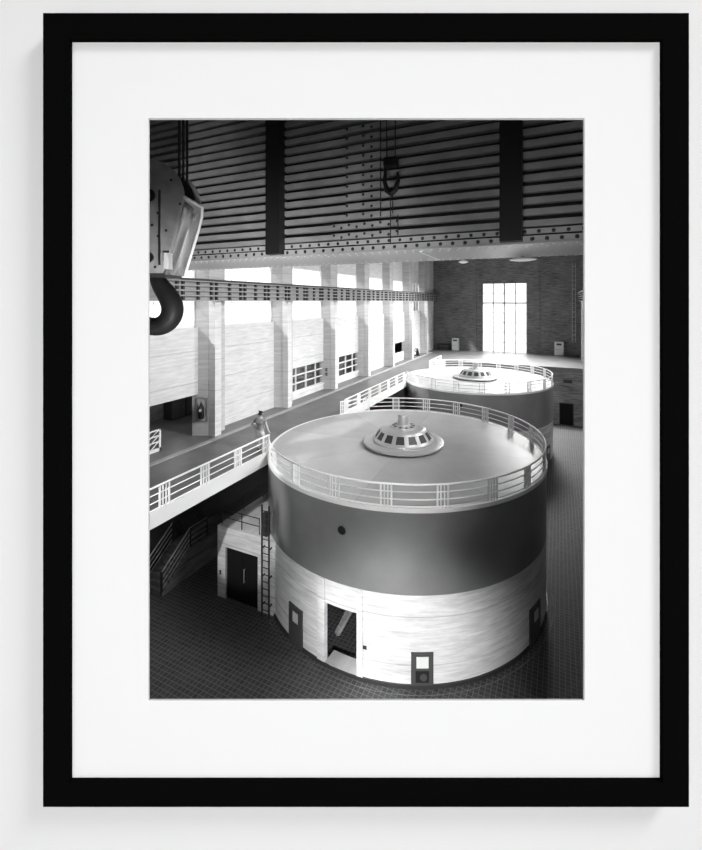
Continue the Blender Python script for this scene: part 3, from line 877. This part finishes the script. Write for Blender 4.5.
# bench at the far left corner
d, v0 = at_u(438, UEND-.6); d, v1 = at_u(450, UEND-.6); u = UEND-.6
t = thing('bench', 'dark work bench against the end wall in the far left corner', 'bench', ((v0+v1)/2, u, DECK))
b = MB(); b.box(v0, v1, u-.4, u+.4, DECK+.8, DECK+.98); b.build('bench_top', M['dark'], t)
for v in (v0+.06, v1-.06):
    for uu in (u-.35, u+.35):
        b = MB(); b.box(v-.05, v+.05, uu-.05, uu+.05, DECK, DECK+.8); b.build('leg', M['dark'], t)
b = MB(); b.box(v0+.06, v1-.06, u+.3, u+.36, DECK+.2, DECK+.3); b.build('stretcher', M['dark'], t)
# ladder on the end wall
d, v = at_u(573.9, UEND-.15); u = UEND-.15
t = thing('wall_ladder', 'thin pale ladder fixed to the end wall at its right end', 'ladder', (v, u, 8.0))
for dv_ in (-.2, .2):
    b = MB(); b.box(v+dv_-.03, v+dv_+.03, u-.03, u+.03, 8.0, 18.4); b.build('rail', M['cabinet'], t)
for i in range(17):
    b = MB(); b.tube([(v-.2, u, 8.3+.6*i), (v+.2, u, 8.3+.6*i)], .02, 5); b.build('rung', M['cabinet'], t)
for zz in (9.0, 12.0, 15.0, 18.0):
    b = MB(); b.box(v-.22, v+.22, u, UEND, zz-.03, zz+.03); b.build('bracket', M['cabinet'], t)
# hand pump near the far piers
px, py = 417.5, 355.5
hv_, hu_ = floor_pt(px, py, DECK)
t = thing('hand_pump', 'small dark machine with a handwheel on the far gallery floor', 'machine', (hv_, hu_, DECK))
b = MB(); b.box(hv_-.3, hv_+.3, hu_-.25, hu_+.25, DECK, DECK+.12); b.build('base', M['dark'], t)
b = MB(); b.lathe([(.2, DECK+.12), (.2, DECK+.5), (.14, DECK+.62), (.14, DECK+.8), (.03, DECK+.85)], hv_, hu_, 18); b.build('body', M['iron'], t, True)
b = MB(); cc = Vector((hv_-.05, hu_-.3, DECK+.75))
b.tube([cc+Vector((.24*math.cos(2*PI*i/20), 0, .24*math.sin(2*PI*i/20))) for i in range(21)], .035, 6)
for i in range(3): a = PI*i/3; b.tube([cc-Vector((.24*math.cos(a), 0, .24*math.sin(a))), cc+Vector((.24*math.cos(a), 0, .24*math.sin(a)))], .02, 5)
b.build('handwheel', M['black'], t, True)
b = MB(); b.tube([cc, cc+Vector((.05, .3, 0))], .035, 8); b.build('spindle', M['dome'], t)
# tall dark lockers in the passage
for i, (u, lab) in enumerate(((18.9, 'tall dark locker in the passage, first from the lit wall'), (20.0, 'tall dark locker in the passage, middle of three'), (21.1, 'tall dark locker in the passage, nearest the pier'))):
    t = thing('locker', lab, 'locker', (-21.5, u, DECK), 'dark lockers in the passage')
    b = MB(); b.box(-21.9, -21.2, u-.5, u+.5, DECK, DECK+2.1); b.build('body', M['dark'], t, bevel=.02)
    for s_ in (-.25, .25):
        b = MB(); b.box(-21.2, -21.17, u+s_-.23, u+s_+.23, DECK+.06, DECK+2.04); b.build('door', M['panelgrey'], t)

# ------------------------------------------------------------------ the person on the gallery
pd, pu = at_v(260.6, -13.1)
P0 = Vector((-13.1, pu, DECK))
fx = Vector((-.08, .997, 0))
rx = Vector((fx.y, -fx.x, 0))
K = 1.86/1.75
def bp(x, y, z): return rx*(x*K)+fx*(y*K)+Vector((0, 0, z*K))
person = thing('person', 'person in grey shirt and pale trousers standing at the gallery railing', 'person', tuple(P0))
def skin(name, V, E, mat, root=0, sub=2):
    me = bpy.data.meshes.new(name)
    me.from_pydata([bp(*v[:3]) for v in V], E, []); me.update(); me.materials.append(mat)
    o = bpy.data.objects.new(name, me); COL.objects.link(o); o.parent = person
    m = o.modifiers.new('skin', 'SKIN'); m.use_smooth_shade = True
    if not me.skin_vertices: 
        bm = bmesh.new(); bm.from_mesh(me); bm.verts.layers.skin.verify(); bm.to_mesh(me); bm.free()
    for i, v in enumerate(V):
        r = v[3]; r = r if isinstance(r, tuple) else (r, r)
        me.skin_vertices[0].data[i].radius = (r[0]*K, r[1]*K)
        me.skin_vertices[0].data[i].use_root = (i == root)
    s_ = o.modifiers.new('sub', 'SUBSURF'); s_.levels = 1; s_.render_levels = sub
    return o
V = [(0, 0, .93, .125), (0, 0, 1.12, .115), (0, .0, 1.3, .13), (0, 0, 1.42, .1), (0, .01, 1.5, .05), (0, .02, 1.57, .065), (0, .03, 1.66, .088), (0, .025, 1.73, .06),
     # left arm, elbow out, hand at hip
     (-.22, 0, 1.4, .065), (-.46, -.06, 1.17, .05), (-.27, .05, 1.0, .036), (-.23, .1, .97, .03),
     # right arm down to the rail
     (.22, 0, 1.4, .065), (.31, .02, 1.14, .05), (.36, .1, .88, .036), (.37, .15, .82, .03),
     # legs
     (-.1, 0, .86, .085), (-.1, .02, .48, .055), (-.1, -.02, .1, .038), (-.11, .12, .04, .03),
     (.1, 0, .86, .085), (.1, .04, .48, .055), (.1, .0, .1, .038), (.12, .14, .04, .03)]
E = [(0,1),(1,2),(2,3),(3,4),(4,5),(5,6),(6,7),(3,8),(8,9),(9,10),(10,11),(3,12),(12,13),(13,14),(14,15),(0,16),(16,17),(17,18),(18,19),(0,20),(20,21),(21,22),(22,23)]
def hand(wi, dirs):
    w = V[wi]
    for (dx, dy, dz, L) in dirs:
        a = (w[0]+dx*.3, w[1]+dy*.3, w[2]+dz*.3, .011); c_ = (w[0]+dx, w[1]+dy, w[2]+dz, .008)
        V.append(a); V.append(c_); E.append((wi, len(V)-2)); E.append((len(V)-2, len(V)-1))
hand(11, [(.03, .06, -.07, 0), (.012, .07, -.075, 0), (-.008, .07, -.08, 0), (-.028, .06, -.075, 0), (.05, .03, -.03, 0)])
hand(15, [(.03, .07, -.05, 0), (.012, .085, -.05, 0), (-.008, .085, -.05, 0), (-.028, .07, -.05, 0), (-.05, .03, -.02, 0)])
body = skin('body', V, E, M['skin'])
skin('shirt', [(0, 0, .98, .17), (0, 0, 1.14, .165), (0, 0, 1.29, .19), (0, 0, 1.4, .14), (0, 0, 1.46, .08), (-.22, 0, 1.4, .09), (-.34, -.03, 1.27, .07), (.22, 0, 1.4, .09), (.27, .015, 1.26, .07)],
     [(0,1),(1,2),(2,3),(3,4),(3,5),(5,6),(3,7),(7,8)], M['shirt'], 1)
skin('trousers', [(0, -.02, .94, .17), (-.11, -.01, .82, .12), (-.11, .02, .48, .09), (-.11, -.02, .1, .075), (.11, -.01, .82, .12), (.11, .04, .48, .09), (.11, 0, .1, .075), (0, 0, 1.0, .165)],
     [(0,1),(1,2),(2,3),(0,4),(4,5),(5,6),(0,7)], M['trousers'], 0)
skin('hair', [(0, -.02, 1.62, .06), (0, -.005, 1.69, .092), (0, .02, 1.735, .08)], [(0,1),(1,2)], M['hair'], 1)
for s_ in (-1, 1):
    skin('shoe', [(.1*s_, -.05, .045, .045), (.105*s_, .05, .05, .045), (.115*s_, .17, .035, .035)], [(0,1),(1,2)], M['shoe'], 1)
# face
mb = MB()
hd = bp(0, .03, 1.66)
def facepart(name, pts, r, mat):
    m_ = MB(); m_.tube([P0+bp(*p) for p in pts], r, 6); return m_.build(name, mat, body, True)
facepart('nose', [(0, .115, 1.675), (0, .14, 1.645), (0, .12, 1.635)], .014, M['skin'])
for s_ in (-1, 1):
    facepart('eye', [(.033*s_-.012, .112, 1.68), (.033*s_+.012, .112, 1.68)], .012, M['hair'])
    facepart('ear', [(.088*s_, .02, 1.69), (.097*s_, .01, 1.665), (.088*s_, .02, 1.635)], .016, M['skin'])
facepart('mouth', [(-.025, .112, 1.605), (.025, .112, 1.605)], .008, M['shirt'])

# ------------------------------------------------------------------ the framed opening and the added enclosure before it
def gx(px, d): return (px-PX)*d/F
def gz(py, d): return EYE-(py-PY)*d/F
# wall between viewer and the hall, with an opening behind the mat
hx0, hx1, hz0, hz1 = gx(120, DW), gx(615, DW), gz(730, DW), gz(85, DW)
XL, XR = -21.5, 17.1
def holed(d0, d1, top=EYE+19.1):
    b = MB(W)
    b.box(XL, hx0, d0, d1, -.3, top); b.box(hx1, XR, d0, d1, -.3, top)
    b.box(hx0, hx1, d0, d1, -.3, hz0); b.box(hx0, hx1, d0, d1, hz1, top)
    return b
struct(holed(DW, DW+.05).build('wall_front', M['gwall']), 'plain white wall that the picture frame hangs on', 'wall')
struct(holed(DW+.05, DW+.12).build('wall_near', M['conc_grey']), 'hall side of the near wall', 'wall')
# unseen enclosure added round the viewer to keep sun and sky out
gxl, gxr, gz0, gz1, gd = -6.0, 17.0, EYE-5, EYE+19, -8.5
b = MB(W); b.box(gxl, gxr, gd, DW, gz0-.1, gz0); struct(b.build('light_shield_floor', M['shield']))
b = MB(W); b.box(gxl, gxr, gd, DW, gz1, gz1+.1); struct(b.build('light_shield_ceiling', M['shield']))
for nm, a in (('light_shield_left', (gxl-.1, gxl, gd, DW)), ('light_shield_right', (gxr, gxr+.1, gd, DW)), ('light_shield_rear', (gxl-.1, gxr+.1, gd-.1, gd))):
    b = MB(W); b.box(*a, gz0-.1, gz1+.1); struct(b.build(nm, M['shield']))
FD = DW-.085                    # front of the moulding
MD = FD+.022                    # mat board
t = thing('picture_frame', 'black rectangular picture frame with a wide white mat on the white wall', 'picture frame', tuple(W((gx(366, DW), DW-.04, gz(807, FD)))))
ox0, ox1, oz0, oz1 = gx(43, FD), gx(689, FD), gz(807, FD), gz(13, FD)
ix0, ix1, iz0, iz1 = gx(72.3, MD), gx(659.7, MD), gz(777.6, MD), gz(42.4, MD)
b = MB(W)
O = [(ox0, oz0), (ox1, oz0), (ox1, oz1), (ox0, oz1)]; I = [(ix0, iz0), (ix1, iz0), (ix1, iz1), (ix0, iz1)]
def ringwall(mb, A, da, B, db):
    for i in range(4):
        j = (i+1) % 4
        mb.face([(A[i][0], da, A[i][1]), (A[j][0], da, A[j][1]), (B[j][0], db, B[j][1]), (B[i][0], db, B[i][1])])
ringwall(b, O, FD, I, FD); ringwall(b, O, FD, O, DW); ringwall(b, I, FD, I, DW-.002); ringwall(b, O, DW, I, DW-.002)
bmesh.ops.remove_doubles(b.bm, verts=b.bm.verts, dist=1e-5)
b.build('frame_moulding', M['frame'], t)
b = MB(W)
mo = [(ix0, iz0), (ix1, iz0), (ix1, iz1), (ix0, iz1)]
m1 = [(gx(148.5, MD), gz(700.3, MD)), (gx(584.6, MD), gz(700.3, MD)), (gx(584.6, MD), gz(118, MD)), (gx(148.5, MD), gz(118, MD))]
MB_ = MD+.012
m2 = [(gx(149.6, MB_), gz(698.8, MB_)), (gx(583, MB_), gz(698.8, MB_)), (gx(583, MB_), gz(120, MB_)), (gx(149.6, MB_), gz(120, MB_))]
ringwall(b, mo, MD, m1, MD); ringwall(b, m1, MD, m2, MB_); ringwall(b, mo, MD, mo, MB_); ringwall(b, mo, MB_, m2, MB_)
bmesh.ops.remove_doubles(b.bm, verts=b.bm.verts, dist=1e-5)
b.build('mat_board', M['mat'], t)

# ------------------------------------------------------------------ light
wd = bpy.data.worlds.new('sky'); SC.world = wd; wd.use_nodes = True
bg = wd.node_tree.nodes['Background']; bg.inputs[0].default_value = (1, 1, 1, 1); bg.inputs[1].default_value = 1.6
def area(name, loc, aim, sx, sy, watts, spread=None):
    l = bpy.data.lights.new(name, 'AREA'); l.shape = 'RECTANGLE'; l.size = sx; l.size_y = sy; l.energy = watts
    if spread: l.spread = math.radians(spread)
    o = bpy.data.objects.new(name, l); COL.objects.link(o); o.location = loc
    o.rotation_euler = (Vector(aim)-Vector(loc)).to_track_quat('-Z', 'Y').to_euler()
    return o
sun = bpy.data.lights.new('sun', 'SUN'); sun.energy = 3.2; sun.angle = math.radians(3)
so = bpy.data.objects.new('sun', sun); COL.objects.link(so)
so.rotation_euler = Vector((.55, .62, -.62)).to_track_quat('-Z', 'Y').to_euler()
# unseen area lights added to brighten the left wall and far decks
for i, u in enumerate((15.5, 25, 35, 45)):
    area('hall_fill_light', (.5, u, 17.2), (-15.5, u, 7.5), 2.5, 8, 720, 88)
area('hall_fill_light', (-3, 54, CEIL-1.0), (-7, 48, 6), 5, 5, 6500, 100)
# floodlight added unseen at the near wall to brighten the generator base
def spot(name, loc, aim, watts, deg, blend=.6, size=.5):
    l = bpy.data.lights.new(name, 'SPOT'); l.energy = watts; l.spot_size = math.radians(deg); l.spot_blend = blend; l.shadow_soft_size = size
    o = bpy.data.objects.new(name, l); COL.objects.link(o); o.location = loc
    o.rotation_euler = (Vector(aim)-Vector(loc)).to_track_quat('-Z', 'Y').to_euler()
spot('base_fill_spot', (-2.3, 4.2, 4.2), (-5.4, 14, 1.0), 6000, 50, .9, .6)
spot('casing_fill_spot', (0, 22, 17), (-6.3, 34, 5.0), 4200, 46, .8, .4)  # unseen spot added to lift the farther generator's casing
spot('deck_fill_spot', (-1.3, 3.2, 9.8), (-7.0, 14, 6.9), 3800, 46, .8, .4)  # unseen spot added for the near curb and railing
spot('annex_fill_spot', (-10.0, 3.0, 12.0), (-12.9, 15.6, 2.6), 5600, 15.5, .4, .15)  # unseen spot added to brighten the annex roof and face
# unseen spots added to brighten the lower crane slats
for v, w in ((-9.5, 4200), (-4.5, 2600), (0.2, 500)): spot('slat_fill_spot', (-1.7, 2.55, 10.2), (v, 9.2, 12.8+abs(v+4)*.12), w, 52, 1, .3)
spot('slat_fill_spot', (2.2, 7.4, 11.3), (-2.2, 9.2, 14.0), 180, 70, 1, .4)
l = bpy.data.lights.new('basement_fill', 'POINT'); l.energy = 110; l.shadow_soft_size = .2  # unseen point light added to lift the stairs under the gallery
o = bpy.data.objects.new('basement_fill', l); COL.objects.link(o); o.location = (-14.3, 9.8, 4.8)
for u, w in ((17.3, 35), (27.5, 40), (34, 40)):  # unseen point lights added to brighten the passage
    l = bpy.data.lights.new('passage_fill', 'POINT'); l.energy = w; l.shadow_soft_size = .2
    o = bpy.data.objects.new('passage_fill', l); COL.objects.link(o); o.location = (-19.6, u, 8.3)
# daylight at the end window
area('end_window_daylight', (MID, UEND+.6, 11.2), (MID, 48, 6.0), 5.8, 9.0, 650)
# key that casts the frame's shadow, and an added unseen fill
ka = W((gx(366, DW), DW, EYE-.6))
area('room_key_light', W((13, -5.5, EYE+15.5)), ka, 5, 5, 3200)
area('added_fill_light', W((-.4, -5.0, EYE-1.6)), ka, 8, 6, 455)

# ------------------------------------------------------------------ camera
cam = bpy.data.cameras.new('camera'); co = bpy.data.objects.new('camera', cam); COL.objects.link(co)
co.location = (0, 0, EYE); co.rotation_euler = (PI/2, 0, TH)
cam.sensor_fit = 'VERTICAL'; cam.sensor_height = 36; cam.lens = 36*F/850
cam.shift_x = -(PX-351)/850; cam.shift_y = -(425-PY)/850
cam.clip_start = .05; cam.clip_end = 300
SC.camera = co
vs_ = SC.view_settings
vs_.view_transform = 'Standard'; vs_.look = 'None'; vs_.exposure = 0; vs_.gamma = 1; vs_.use_curve_mapping = False
